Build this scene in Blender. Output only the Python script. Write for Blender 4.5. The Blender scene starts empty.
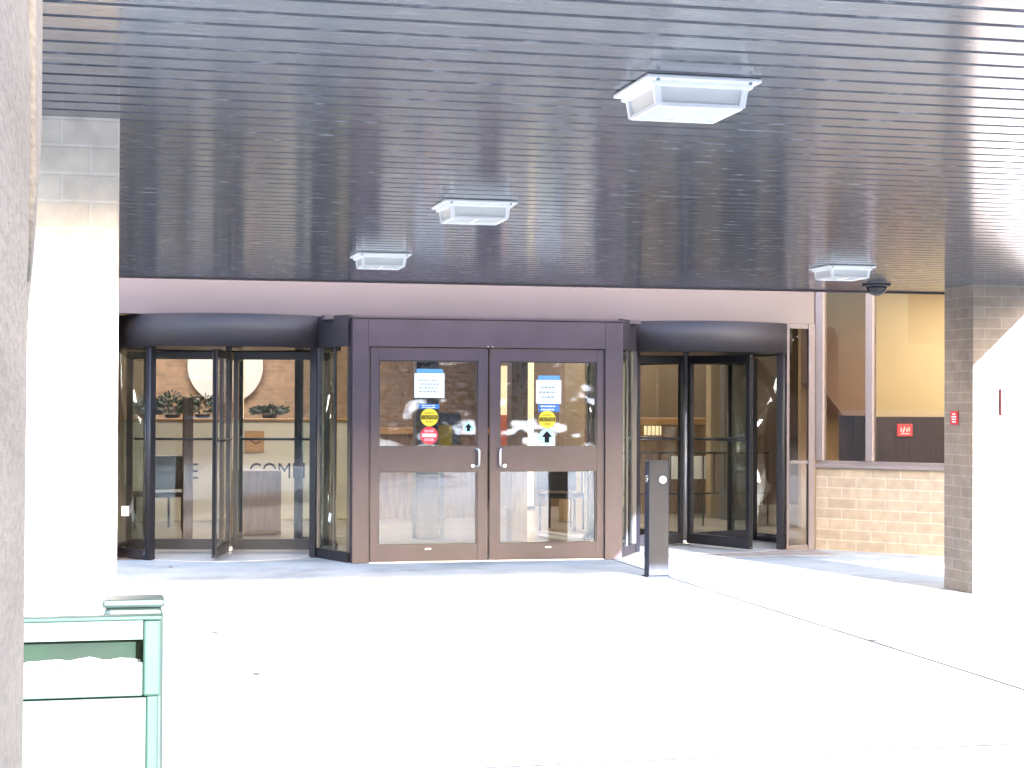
import bpy, bmesh, math, random
from mathutils import Vector, Matrix
R_ = math.radians
rnd = random.Random(7)
scn = bpy.context.scene
col = scn.collection

# ------------------------------------------------------------------ camera
F, EYE = 1707.0, 1.56
YAW, PIT, ROL = R_(13.0), R_(.69), R_(.24)
fw = Vector((math.sin(YAW)*math.cos(PIT), math.cos(YAW)*math.cos(PIT), math.sin(PIT)))
r0 = Vector((math.cos(YAW), -math.sin(YAW), 0)); u0 = r0.cross(fw)
cr = r0*math.cos(ROL) + u0*math.sin(ROL); cu = -r0*math.sin(ROL) + u0*math.cos(ROL)
cd = bpy.data.cameras.new('camera'); cam = bpy.data.objects.new('camera', cd); col.objects.link(cam)
cam.matrix_world = Matrix(((cr.x, cu.x, -fw.x, 0), (cr.y, cu.y, -fw.y, 0), (cr.z, cu.z, -fw.z, EYE), (0, 0, 0, 1)))
cd.sensor_width = 36; cd.lens = 36*F/1024; cd.clip_start = .05; cd.clip_end = 3000
scn.camera = cam

# ------------------------------------------------------------------ materials
def newmat(name):
    m = bpy.data.materials.new(name); m.use_nodes = True
    nt = m.node_tree; b = nt.nodes['Principled BSDF']
    return m, nt, b
def N(nt, t, **kw):
    n = nt.nodes.new(t)
    for k, v in kw.items(): setattr(n, k, v)
    return n
def ramp(nt, stops):
    n = nt.nodes.new('ShaderNodeValToRGB'); e = n.color_ramp.elements
    while len(e) < len(stops): e.new(.5)
    for q, (p, c) in zip(e, stops): q.position = p; q.color = (*c, 1)
    return n
def plain(name, c, rough=.5, metal=0, var=.12, scale=6, bump=.0, stretch=(1, 1, 1), spec=.5):
    """base colour with a little uneven noise, roughness noise and fine bump"""
    m, nt, b = newmat(name); L = nt.links.new
    tc = N(nt, 'ShaderNodeTexCoord'); mp = N(nt, 'ShaderNodeMapping'); mp.inputs['Scale'].default_value = stretch
    L(tc.outputs['Object'], mp.inputs['Vector'])
    nz = N(nt, 'ShaderNodeTexNoise'); nz.inputs['Scale'].default_value = scale; nz.inputs['Detail'].default_value = 6
    L(mp.outputs[0], nz.inputs['Vector'])
    lo = tuple(max(0, v*(1-var)) for v in c); hi = tuple(min(1, v*(1+var)) for v in c)
    r = ramp(nt, [(.3, lo), (.7, hi)]); L(nz.outputs['Fac'], r.inputs[0]); L(r.outputs[0], b.inputs['Base Color'])
    rr = N(nt, 'ShaderNodeMapRange'); rr.inputs['To Min'].default_value = max(.02, rough*.85); rr.inputs['To Max'].default_value = min(1, rough*1.15)
    L(nz.outputs['Fac'], rr.inputs['Value']); L(rr.outputs[0], b.inputs['Roughness'])
    b.inputs['Metallic'].default_value = metal; b.inputs['Specular IOR Level'].default_value = spec
    if bump:
        n2 = N(nt, 'ShaderNodeTexNoise'); n2.inputs['Scale'].default_value = scale*12; n2.inputs['Detail'].default_value = 4
        L(mp.outputs[0], n2.inputs['Vector'])
        bp = N(nt, 'ShaderNodeBump'); bp.inputs['Strength'].default_value = bump; bp.inputs['Distance'].default_value = .01
        L(n2.outputs['Fac'], bp.inputs['Height']); L(bp.outputs[0], b.inputs['Normal'])
    return m
def brick(name, c1, c2, mortar, bw=.3, bh=.098, ms=.008, bump=.5):
    m, nt, b = newmat(name); L = nt.links.new
    tc = N(nt, 'ShaderNodeTexCoord'); sp = N(nt, 'ShaderNodeSeparateXYZ'); L(tc.outputs['Object'], sp.inputs[0])
    sn = N(nt, 'ShaderNodeSeparateXYZ'); L(tc.outputs['Normal'], sn.inputs[0])
    ab = N(nt, 'ShaderNodeMath', operation='ABSOLUTE'); L(sn.outputs['X'], ab.inputs[0])
    gt = N(nt, 'ShaderNodeMath', operation='GREATER_THAN'); gt.inputs[1].default_value = .5; L(ab.outputs[0], gt.inputs[0])
    mx = N(nt, 'ShaderNodeMix'); L(gt.outputs[0], mx.inputs[0]); L(sp.outputs['X'], mx.inputs[2]); L(sp.outputs['Y'], mx.inputs[3])
    cb = N(nt, 'ShaderNodeCombineXYZ'); L(mx.outputs[0], cb.inputs['X']); L(sp.outputs['Z'], cb.inputs['Y'])
    br = N(nt, 'ShaderNodeTexBrick'); L(cb.outputs[0], br.inputs['Vector'])
    br.inputs['Color1'].default_value = (*c1, 1); br.inputs['Color2'].default_value = (*c2, 1); br.inputs['Mortar'].default_value = (*mortar, 1)
    br.inputs['Scale'].default_value = 1; br.inputs['Brick Width'].default_value = bw; br.inputs['Row Height'].default_value = bh
    br.inputs['Mortar Size'].default_value = ms; br.inputs['Mortar Smooth'].default_value = .3; br.inputs['Bias'].default_value = 0
    nz = N(nt, 'ShaderNodeTexNoise'); nz.inputs['Scale'].default_value = 9; nz.inputs['Detail'].default_value = 8; L(tc.outputs['Object'], nz.inputs['Vector'])
    r = ramp(nt, [(.3, (.82, .82, .82)), (.7, (1.12, 1.1, 1.08))]); L(nz.outputs['Fac'], r.inputs[0])
    mm = N(nt, 'ShaderNodeMix', data_type='RGBA', blend_type='MULTIPLY'); mm.inputs[0].default_value = 1
    L(br.outputs['Color'], mm.inputs[6]); L(r.outputs[0], mm.inputs[7]); L(mm.outputs[2], b.inputs['Base Color'])
    b.inputs['Roughness'].default_value = .85
    inv = N(nt, 'ShaderNodeMath', operation='SUBTRACT'); inv.inputs[0].default_value = 1; L(br.outputs['Fac'], inv.inputs[1])
    n3 = N(nt, 'ShaderNodeTexNoise'); n3.inputs['Scale'].default_value = 120; L(tc.outputs['Object'], n3.inputs['Vector'])
    ad = N(nt, 'ShaderNodeMath', operation='MULTIPLY_ADD'); ad.inputs[1].default_value = .3; L(n3.outputs['Fac'], ad.inputs[0]); L(inv.outputs[0], ad.inputs[2])
    bp = N(nt, 'ShaderNodeBump'); bp.inputs['Strength'].default_value = bump; bp.inputs['Distance'].default_value = .006
    L(ad.outputs[0], bp.inputs['Height']); L(bp.outputs[0], b.inputs['Normal'])
    return m
def glass(name, tint=(.93, .95, .94), wav=.0, base=.045, wscale=2.2):
    m, nt, b = newmat(name); L = nt.links.new; nt.nodes.remove(b)
    out = nt.nodes['Material Output']
    tr = N(nt, 'ShaderNodeBsdfTransparent'); tr.inputs[0].default_value = (*tint, 1)
    gl = N(nt, 'ShaderNodeBsdfGlossy'); gl.inputs['Roughness'].default_value = .01; gl.inputs['Color'].default_value = (1, 1, 1, 1)
    lw = N(nt, 'ShaderNodeLayerWeight'); lw.inputs['Blend'].default_value = .5
    pw = N(nt, 'ShaderNodeMath', operation='POWER'); pw.inputs[1].default_value = 5; L(lw.outputs['Facing'], pw.inputs[0])
    ma = N(nt, 'ShaderNodeMath', operation='MULTIPLY_ADD'); ma.inputs[1].default_value = 1-base; ma.inputs[2].default_value = base; L(pw.outputs[0], ma.inputs[0])
    if wav:
        tc = N(nt, 'ShaderNodeTexCoord'); nz = N(nt, 'ShaderNodeTexNoise'); nz.inputs['Scale'].default_value = wscale; nz.inputs['Detail'].default_value = 1.5
        L(tc.outputs['Object'], nz.inputs['Vector'])
        bp = N(nt, 'ShaderNodeBump'); bp.inputs['Strength'].default_value = wav; bp.inputs['Distance'].default_value = .05
        L(nz.outputs['Fac'], bp.inputs['Height']); L(bp.outputs[0], gl.inputs['Normal'])
    mx = N(nt, 'ShaderNodeMixShader'); L(ma.outputs[0], mx.inputs[0]); L(tr.outputs[0], mx.inputs[1]); L(gl.outputs[0], mx.inputs[2])
    L(mx.outputs[0], out.inputs['Surface'])
    return m
def emit(name, c, s):
    m, nt, b = newmat(name); b.inputs['Base Color'].default_value = (*c, 1)
    b.inputs['Emission Color'].default_value = (*c, 1); b.inputs['Emission Strength'].default_value = s
    return m

M = {}
M['concrete'] = plain('plaza_concrete', (.37, .395, .397), .85, var=.14, scale=2.2, bump=.15)
def spots(m):
    nt = m.node_tree; L = nt.links.new; b = nt.nodes['Principled BSDF']; src = b.inputs['Base Color'].links[0].from_socket
    tc = N(nt, 'ShaderNodeTexCoord'); v = N(nt, 'ShaderNodeTexVoronoi'); v.inputs['Scale'].default_value = 1.7; v.inputs['Randomness'].default_value = 1
    mp = N(nt, 'ShaderNodeMapping'); mp.inputs['Scale'].default_value = (1, .55, 1); L(tc.outputs['Object'], mp.inputs[0]); L(mp.outputs[0], v.inputs['Vector'])
    r1 = ramp(nt, [(.03, (.18, .17, .16)), (.055, (1, 1, 1))]); L(v.outputs['Distance'], r1.inputs[0])
    nz = N(nt, 'ShaderNodeTexNoise'); nz.inputs['Scale'].default_value = .8; nz.inputs['Detail'].default_value = 7; nz.inputs['Roughness'].default_value = .65; L(tc.outputs['Object'], nz.inputs['Vector'])
    r2 = ramp(nt, [(.32, (.62, .64, .64)), (.52, (1, 1, 1))]); L(nz.outputs['Fac'], r2.inputs[0])
    for r_ in (r1, r2):
        q_ = N(nt, 'ShaderNodeMix', data_type='RGBA', blend_type='MULTIPLY'); q_.inputs[0].default_value = 1
        L(src, q_.inputs[6]); L(r_.outputs[0], q_.inputs[7]); src = q_.outputs[2]
    L(src, b.inputs['Base Color'])
spots(M['concrete'])
M['joint'] = plain('joint_filler', (.045, .05, .05), 1, spec=0)
M['asphalt'] = plain('asphalt', (.05, .05, .052), .9, var=.2, scale=3)
M['terrazzo'] = plain('lobby_floor', (.42, .36, .30), .25, var=.08, scale=8)
M['bronze'] = plain('bronze_paint', (.054, .037, .046), .45, var=.18, scale=3, bump=.02)
M['bronze_dark'] = plain('dark_bronze_metal', (.018, .017, .022), .32, var=.12, scale=4)
M['band'] = plain('drum_band_metal', (.016, .013, .017), .6, var=.08, scale=3)
M['fascia'] = plain('mauve_panel', (.074, .058, .066), .5, var=.06, scale=2)
M['alu'] = plain('aluminium', (.62, .60, .60), .35, metal=.6, var=.08, scale=8)
M['chrome'] = plain('polished_steel', (.75, .75, .76), .15, metal=1, var=.05)
M['beige_metal'] = plain('beige_metal', (.21, .175, .17), .45, var=.06)
M['white_paint'] = plain('white_paint', (.82, .82, .83), .4, var=.03)
M['white_lens'] = None
M['paper'] = plain('white_paper', (.85, .87, .88), .7, var=.02)
M['blue'] = plain('blue_print', (.05, .16, .42), .6, var=.05)
M['bluegrey'] = plain('blue_strip', (.12, .28, .48), .6, var=.05)
M['yellow'] = plain('yellow_print', (.80, .60, .02), .6, var=.03)
M['red'] = plain('red_print', (.62, .03, .05), .5, var=.05)
M['orange'] = plain('orange_red_print', (.62, .12, .04), .6, var=.05)
M['palegreen'] = plain('pale_green_print', (.45, .72, .62), .6, var=.04)
M['black'] = plain('black_print', (.008, .008, .010), .8, spec=.2)
M['textgrey'] = plain('grey_print', (.22, .28, .30), .6)
M['bollard'] = plain('bollard_paint', (.008, .013, .030), .55, var=.12, scale=12, bump=.03)
M['bin'] = plain('green_paint', (.0085, .032, .0185), .6, var=.08, scale=5)
M['bin_dark'] = plain('dark_green_paint', (.022, .036, .030), .5, var=.2, scale=14)
M['bin_panel'] = plain('pale_green_panel', (.055, .085, .070), .45, var=.05)
M['litter'] = plain('litter', (.45, .43, .38), .8, var=.4, scale=25)
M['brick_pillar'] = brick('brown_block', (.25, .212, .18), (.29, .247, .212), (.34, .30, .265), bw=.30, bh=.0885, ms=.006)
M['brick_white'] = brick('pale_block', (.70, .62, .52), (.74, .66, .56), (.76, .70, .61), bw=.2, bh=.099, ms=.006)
M['brick_low'] = brick('tan_block', (.36, .295, .215), (.42, .35, .26), (.48, .42, .34), bw=.34, bh=.113, ms=.008)
M['brick_lobby'] = brick('lobby_brick', (.26, .165, .10), (.33, .21, .13), (.28, .22, .16), bw=.2, bh=.07, ms=.007)
M['cream'] = plain('cream_paint', (.66, .60, .47), .6, var=.04)
M['wood'] = plain('brown_wood', (.19, .105, .055), .45, var=.3, scale=5, stretch=(6, 6, .6))
M['wood_light'] = plain('honey_wood', (.50, .28, .10), .45, var=.2, scale=5, stretch=(1, 6, 6))
M['wood_dark'] = plain('dark_wood', (.055, .032, .024), .4, var=.25, scale=5, stretch=(6, 6, .6))
M['tan_wall'] = plain('tan_wall', (.44, .32, .18), .7, var=.08, scale=1.5)
M['brown_wall'] = plain('brown_wall', (.16, .105, .06), .7, var=.12, scale=1.5)
M['grey_wall'] = plain('grey_brown_wall', (.12, .10, .085), .7, var=.1, scale=1.5)
M['ceil'] = plain('lobby_ceiling', (.6, .58, .54), .8)
M['roof'] = plain('roof_membrane', (.25, .25, .25), .9)
M['leaf'] = plain('leaf', (.030, .055, .018), .5, var=.5, scale=14)
M['leaf_out'] = plain('tree_leaf', (.07, .085, .03), .6, var=.5, scale=3)
M['bark'] = plain('bark', (.09, .07, .05), .9, var=.3, scale=10)
M['soil'] = plain('soil', (.04, .03, .02), .9)
M['chair'] = plain('chair_leather', (.028, .022, .02), .4)
M['house'] = brick('street_brick', (.25, .14, .10), (.30, .18, .13), (.35, .32, .28), bw=.25, bh=.08)
M['glass'] = glass('door_glass', base=.036)
M['glass_wavy'] = glass('wavy_door_glass', (.90, .92, .91), wav=.38, base=.07, wscale=3.0)
M['glass_drum'] = glass('curved_glass', (.90, .94, .93), base=.10)
M['glass_dark'] = glass('bronze_glass', (.84, .82, .77), base=.03)
M['glow'] = emit('warm_glow', (1, .74, .36), .085)  # box lamps; elsewhere lamplight on walls and columns painted as emission
M['glow_white'] = emit('white_lamp_glow', (1, .93, .80), 3)
M['dome'] = plain('dome_plastic', (.012, .012, .016), .12)
M['exit_red'] = emit('lit_red_sign', (.75, .06, .05), .05)

# prismatic lens of the ceiling lights
m, nt, b = newmat('prismatic_lens'); L = nt.links.new; M['white_lens'] = m
b.inputs['Base Color'].default_value = (.86, .86, .85, 1); b.inputs['Roughness'].default_value = .25
b.inputs['Transmission Weight'].default_value = .30; b.inputs['IOR'].default_value = 1.3
tc = N(nt, 'ShaderNodeTexCoord'); w = N(nt, 'ShaderNodeTexChecker'); w.inputs['Scale'].default_value = 90; L(tc.outputs['Object'], w.inputs['Vector'])
bp = N(nt, 'ShaderNodeBump'); bp.inputs['Strength'].default_value = .5; bp.inputs['Distance'].default_value = .004; L(w.outputs['Fac'], bp.inputs['Height']); L(bp.outputs[0], b.inputs['Normal'])

# painted aluminium slats of the soffit: semi-gloss, streaked along X
m, nt, b = newmat('soffit_slats'); L = nt.links.new; M['soffit'] = m
tc = N(nt, 'ShaderNodeTexCoord'); mp = N(nt, 'ShaderNodeMapping'); mp.inputs['Scale'].default_value = (11, 120, 1); L(tc.outputs['Object'], mp.inputs[0])
nz = N(nt, 'ShaderNodeTexNoise'); nz.inputs['Scale'].default_value = 1; nz.inputs['Detail'].default_value = 5; L(mp.outputs[0], nz.inputs['Vector'])
r = ramp(nt, [(.34, (.042, .045, .060)), (.56, (.068, .071, .088)), (.68, (.18, .184, .205))]); L(nz.outputs['Fac'], r.inputs[0]); L(r.outputs[0], b.inputs['Base Color'])
n2 = N(nt, 'ShaderNodeTexNoise'); n2.inputs['Scale'].default_value = 1.3; n2.inputs['Detail'].default_value = 3; L(tc.outputs['Object'], n2.inputs['Vector'])
mr = N(nt, 'ShaderNodeMapRange'); mr.inputs['To Min'].default_value = .10; mr.inputs['To Max'].default_value = .17; L(n2.outputs['Fac'], mr.inputs['Value']); L(mr.outputs[0], b.inputs['Roughness'])
bp = N(nt, 'ShaderNodeBump'); bp.inputs['Strength'].default_value = .10; bp.inputs['Distance'].default_value = .004; L(nz.outputs['Fac'], bp.inputs['Height']); L(bp.outputs[0], b.inputs['Normal'])

# weathered cast concrete
m, nt, b = newmat('cast_concrete'); L = nt.links.new; M['cast'] = m
tc = N(nt, 'ShaderNodeTexCoord')
bo_ = N(nt, 'ShaderNodeMapping'); bo_.inputs['Scale'].default_value = (1, .22, 1); L(tc.outputs['Object'], bo_.inputs[0])   # board-cast: marks run along the boards
n1 = N(nt, 'ShaderNodeTexNoise'); n1.inputs['Scale'].default_value = 5; n1.inputs['Detail'].default_value = 8; L(bo_.outputs[0], n1.inputs['Vector'])
n2 = N(nt, 'ShaderNodeTexNoise'); n2.inputs['Scale'].default_value = 90; n2.inputs['Detail'].default_value = 4; L(bo_.outputs[0], n2.inputs['Vector'])
mp = N(nt, 'ShaderNodeMapping'); mp.inputs['Scale'].default_value = (14, 1.6, 5); L(tc.outputs['Object'], mp.inputs[0])
n3 = N(nt, 'ShaderNodeTexNoise'); n3.inputs['Scale'].default_value = 1; n3.inputs['Detail'].default_value = 3; L(mp.outputs[0], n3.inputs['Vector'])
r = ramp(nt, [(.3, (.150, .134, .116)), (.7, (.192, .173, .152))]); L(n1.outputs['Fac'], r.inputs[0])
r3 = ramp(nt, [(.26, (.55, .46, .42)), (.36, (1, 1, 1))]); L(n3.outputs['Fac'], r3.inputs[0])
r2 = ramp(nt, [(.35, (.8, .8, .8)), (.6, (1.05, 1.05, 1.05))]); L(n2.outputs['Fac'], r2.inputs[0])
q = N(nt, 'ShaderNodeMix', data_type='RGBA', blend_type='MULTIPLY'); q.inputs[0].default_value = 1; L(r.outputs[0], q.inputs[6]); L(r3.outputs[0], q.inputs[7])
q2 = N(nt, 'ShaderNodeMix', data_type='RGBA', blend_type='MULTIPLY'); q2.inputs[0].default_value = 1; L(q.outputs[2], q2.inputs[6]); L(r2.outputs[0], q2.inputs[7]); L(q2.outputs[2], b.inputs['Base Color'])
bp = N(nt, 'ShaderNodeBump'); bp.inputs['Strength'].default_value = .5; bp.inputs['Distance'].default_value = .01; L(n2.outputs['Fac'], bp.inputs['Height']); L(bp.outputs[0], b.inputs['Normal'])
b.inputs['Roughness'].default_value = .9

# ------------------------------------------------------------------ mesh helpers
class MB:
    def __init__(s): s.v = []; s.f = []; s.smooth = []
    def poly(s, pts, sm=False):
        i = len(s.v); s.v += [tuple(p) for p in pts]; s.f.append(list(range(i, i+len(pts)))); s.smooth.append(sm); return s
    def grid(s, ring, faces, sm=False):
        i = len(s.v); s.v += [tuple(p) for p in ring]
        for f in faces: s.f.append([i+k for k in f]); s.smooth.append(sm)
        return s
    def box(s, x0, x1, y0, y1, z0, z1, bev=0):
        x0, x1 = min(x0, x1), max(x0, x1); y0, y1 = min(y0, y1), max(y0, y1); z0, z1 = min(z0, z1), max(z0, z1)
        if not bev:
            p = [(x, y, z) for z in (z0, z1) for y in (y0, y1) for x in (x0, x1)]
            s.grid(p, [(0, 2, 3, 1), (4, 5, 7, 6), (0, 1, 5, 4), (2, 6, 7, 3), (0, 4, 6, 2), (1, 3, 7, 5)])
            return s
        bm = bmesh.new(); bmesh.ops.create_cube(bm, size=1)
        for v in bm.verts: v.co = ((x0+x1)/2+v.co.x*(x1-x0), (y0+y1)/2+v.co.y*(y1-y0), (z0+z1)/2+v.co.z*(z1-z0))
        bmesh.ops.bevel(bm, geom=bm.edges[:], offset=min(bev, .45*min(x1-x0, y1-y0, z1-z0)), segments=2, affect='EDGES', profile=.5)
        s.add_bm(bm); return s
    def add_bm(s, bm, sm=False):
        bm.verts.index_update(); i = len(s.v); s.v += [tuple(v.co) for v in bm.verts]
        for f in bm.faces: s.f.append([i+v.index for v in f.verts]); s.smooth.append(sm)
        bm.free()
    def prism(s, pts, z0, z1):
        """convex or concave outline (x, y) extruded in z, counter-clockwise"""
        n = len(pts); ring = [(x, y, z0) for x, y in pts]+[(x, y, z1) for x, y in pts]
        s.grid(ring, [tuple(range(n-1, -1, -1)), tuple(range(n, 2*n))]+[(k, (k+1) % n, n+(k+1) % n, n+k) for k in range(n)]); return s
    def bar(s, a, b, w, h=None, up=(0, 0, 1)):
        """rectangular bar from a to b; w across, h along up"""
        a, b = Vector(a), Vector(b); h = h or w; d = (b-a).normalized(); u = Vector(up)
        if abs(d.dot(u)) > .98: u = Vector((0, 1, 0))
        x = d.cross(u).normalized(); u = x.cross(d)
        p = [c+x*sx*w/2+u*su*h/2 for c in (a, b) for su in (-1, 1) for sx in (-1, 1)]
        s.grid(p, [(0, 2, 3, 1), (4, 5, 7, 6), (0, 1, 5, 4), (2, 6, 7, 3), (0, 4, 6, 2), (1, 3, 7, 5)]); return s
    def tube(s, pts, r, n=10, cap=True):
        pts = [Vector(p) for p in pts]; rings = []; u = None
        for k, p in enumerate(pts):
            d = (pts[min(k+1, len(pts)-1)]-pts[max(k-1, 0)]).normalized()
            if u is None: u = d.orthogonal().normalized()
            u = (u-d*u.dot(d)).normalized(); w = d.cross(u)
            rr = r[k] if isinstance(r, (list, tuple)) else r
            rings.append([p+(u*math.cos(2*math.pi*j/n)+w*math.sin(2*math.pi*j/n))*rr for j in range(n)])
        i = len(s.v); s.v += [tuple(p) for q in rings for p in q]
        for k in range(len(pts)-1):
            for j in range(n):
                s.f.append([i+k*n+j, i+k*n+(j+1) % n, i+(k+1)*n+(j+1) % n, i+(k+1)*n+j]); s.smooth.append(True)
        if cap:
            s.f.append([i+j for j in range(n-1, -1, -1)]); s.smooth.append(False)
            s.f.append([i+(len(pts)-1)*n+j for j in range(n)]); s.smooth.append(False)
        return s
    def arc(s, cx, cy, ro, ri, a0, a1, z0, z1, n=40):
        """part of a cylindrical shell between two radii"""
        A = [R_(a0+(a1-a0)*k/n) for k in range(n+1)]; full = abs(a1-a0) >= 359.9
        if full: A = A[:-1]
        m = len(A); i = len(s.v)
        for a in A:
            for r_, z in ((ro, z0), (ro, z1), (ri, z1), (ri, z0)): s.v.append((cx+r_*math.cos(a), cy+r_*math.sin(a), z))
        for k in range(m if full else m-1):
            k2 = (k+1) % m
            for e in range(4):
                e2 = (e+1) % 4
                s.f.append([i+k*4+e, i+k2*4+e, i+k2*4+e2, i+k*4+e2]); s.smooth.append(e in (0, 2))
        if not full:
            s.f.append([i+3, i+2, i+1, i]); s.smooth.append(False)
            j = i+(m-1)*4; s.f.append([j, j+1, j+2, j+3]); s.smooth.append(False)
        return s
    def ring_y(s, x0, x1, z0, z1, w, y0, y1):
        """a rectangular frame of bar width w in the XZ plane"""
        o_ = [(x0, z0), (x1, z0), (x1, z1), (x0, z1)]; i_ = [(x0+w, z0+w), (x1-w, z0+w), (x1-w, z1-w), (x0+w, z1-w)]
        ring = [(x, y, z) for y in (y0, y1) for x, z in o_+i_]; fc = []
        for k in range(4):
            n = (k+1) % 4; fc += [(k, n, 4+n, 4+k), (8+k, 12+k, 12+n, 8+n), (k, 8+k, 8+n, n), (4+k, 4+n, 12+n, 12+k)]
        return s.grid(ring, fc)
    def disc_y(s, cx, cy, cz, r, t, n=32):
        """a disc facing -Y with thickness t"""
        ring = [(cx+r*math.cos(2*math.pi*k/n), y, cz+r*math.sin(2*math.pi*k/n)) for y in (cy, cy+t) for k in range(n)]
        s.grid(ring, [tuple(range(n)), tuple(range(2*n-1, n-1, -1))]+[(k, k+n, (k+1) % n+n, (k+1) % n) for k in range(n)]); return s
    def build(s, name, mat, parent=None, fix=True):
        me = bpy.data.meshes.new(name); me.from_pydata(s.v, [], s.f)
        me.polygons.foreach_set('use_smooth', s.smooth)
        if fix:
            bm = bmesh.new(); bm.from_mesh(me); bmesh.ops.recalc_face_normals(bm, faces=bm.faces); bm.to_mesh(me); bm.free()
        me.materials.append(mat); o = bpy.data.objects.new(name, me); col.objects.link(o)
        if parent:
            o.parent = parent; w = parent_world(parent)
            o.matrix_parent_inverse = w.inverted()
        return o
def parent_world(p):
    m = Matrix.LocRotScale(p.location, p.rotation_euler, p.scale)
    return m if not p.parent else parent_world(p.parent) @ p.matrix_parent_inverse @ m
def B(*a, **k): return MB().box(*a, **k)
def tag(o, label, cat, group=None, kind=None):
    o['label'] = label; o['category'] = cat
    if group: o['group'] = group
    if kind: o['kind'] = kind
    return o
def thing(name, loc, label, cat, group=None):
    o = bpy.data.objects.new(name, None); o.empty_display_size = .2; o.location = loc; col.objects.link(o)
    return tag(o, label, cat, group)
def struct(o): o['kind'] = 'structure'; return o
def copy_tree(o, parent=None):
    c = o.copy(); col.objects.link(c)
    if parent: c.parent = parent; c.matrix_parent_inverse = o.matrix_parent_inverse.copy()
    for ch in list(o.children): copy_tree(ch, c)
    return c
FONT = None
def text(s, x, y, z, h, mat, name, parent, depth=.002, width=None, bold=.0):
    """lettering facing -Y, centred on x, cap bottom at z, cap height about h"""
    cu_ = bpy.data.curves.new('letters', 'FONT'); cu_.body = s; cu_.size = h/.69; cu_.align_x = 'CENTER'; cu_.extrude = depth; cu_.offset = bold
    t = bpy.data.objects.new('letters', cu_); col.objects.link(t)
    bpy.context.view_layer.update()
    me = bpy.data.meshes.new_from_object(t.evaluated_get(bpy.context.evaluated_depsgraph_get()))
    bpy.data.objects.remove(t)
    sx = 1
    if width:
        xs = [v.co.x for v in me.vertices]; sx = width/(max(xs)-min(xs))
    me.transform(Matrix(((sx, 0, 0, x), (0, 0, -1, y), (0, 1, 0, z), (0, 0, 0, 1))))
    me.materials.clear(); me.materials.append(mat)
    o = bpy.data.objects.new(name, me); col.objects.link(o)
    if parent: o.parent = parent; o.matrix_parent_inverse = parent_world(parent).inverted()
    return o

H = 2.575           # soffit height
# ------------------------------------------------------------------ ground
struct(MB().poly([(-700, -700, -.14), (700, -700, -.14), (700, 700, -.14), (-700, 700, -.14)]).build('ground', M['asphalt'], fix=False))
struct(B(-9.8, 14.7, -6, 17.38, -.13, -.001).build('pavement_base', M['joint']))
slabs = MB()
xs = [-9.8, -4.88, 0.0, 4.88, 9.76, 14.7]; ys = [-6, -2.4, 0, 2.4, 4.8, 7.19, 9.12, 11.28, 14.6, 17.38]
for a, b_ in zip(xs, xs[1:]):
    for c, d in zip(ys, ys[1:]):
        g0 = .012 if abs(c-7.19) < .01 else .005; g1 = .012 if abs(d-7.19) < .01 else .005
        gx = .003; slabs.box(a+(.011 if a == 4.88 else gx), b_-(.011 if b_ == 4.88 else gx), c+g0, d-g1, -.02, 0)
struct(slabs.build('pavement', M['concrete']))
struct(B(-7, 14, 17.385, 27, -.1, -.002).build('lobby_floor', M['terrazzo']))
struct(B(4.2, 7.36, 16.66, 17.37, -.001, .004).build('entrance_paving', plain('brown_paving', (.30, .26, .23), .8, var=.25, scale=7)))  # browner mottled sheet of paving at the doors

# ------------------------------------------------------------------ canopy
can = thing('entrance_canopy', (3.4, 8.7, H), 'large dark entrance canopy with a ribbed metal slat soffit over the paved forecourt', 'canopy')
CX0, CX1, CY0, CY1 = -.95, 7.66, 3.35, 14.05
sl = MB(); p = .1645; y = CY1-.055
while y-p > CY0+.05:
    # shallow pan: flat face with rounded, turned-up sides
    x0, x1 = CX0+.03, CX1-.03; a, b_ = y-p+.011, y-.011
    prof = [(a, H+.05), (a, H+.006), (a+.005, H), (b_-.005, H), (b_, H+.006), (b_, H+.05)]
    n = len(prof)
    sl.grid([(x0, q[0], q[1]) for q in prof]+[(x1, q[0], q[1]) for q in prof], [(k, k+1, n+k+1, n+k) for k in range(n-1)])
    y -= p
sl.build('soffit', M['soffit'], can)
B(CX0+.03, CX1-.03, CY0+.05, CY1-.05, H+.055, H+.07).build('soffit_backing', M['black'], can)
f = MB(); T = 3.75
f.box(CX0, CX1, CY1-.05, CY1, H-.012, T); f.box(CX0, CX1, CY0, CY0+.045, H-.012, T)
f.box(CX0, CX0+.03, CY0+.046, CY1-.051, H-.012, T); f.box(CX1-.03, CX1, CY0+.046, CY1-.051, H-.012, T)
f.build('edge_trim', M['bronze'], can)
B(CX0+.04, CX1-.04, CY0+.05, CY1-.06, H+.5, T-.1).build('roof', M['roof'], can)

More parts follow.
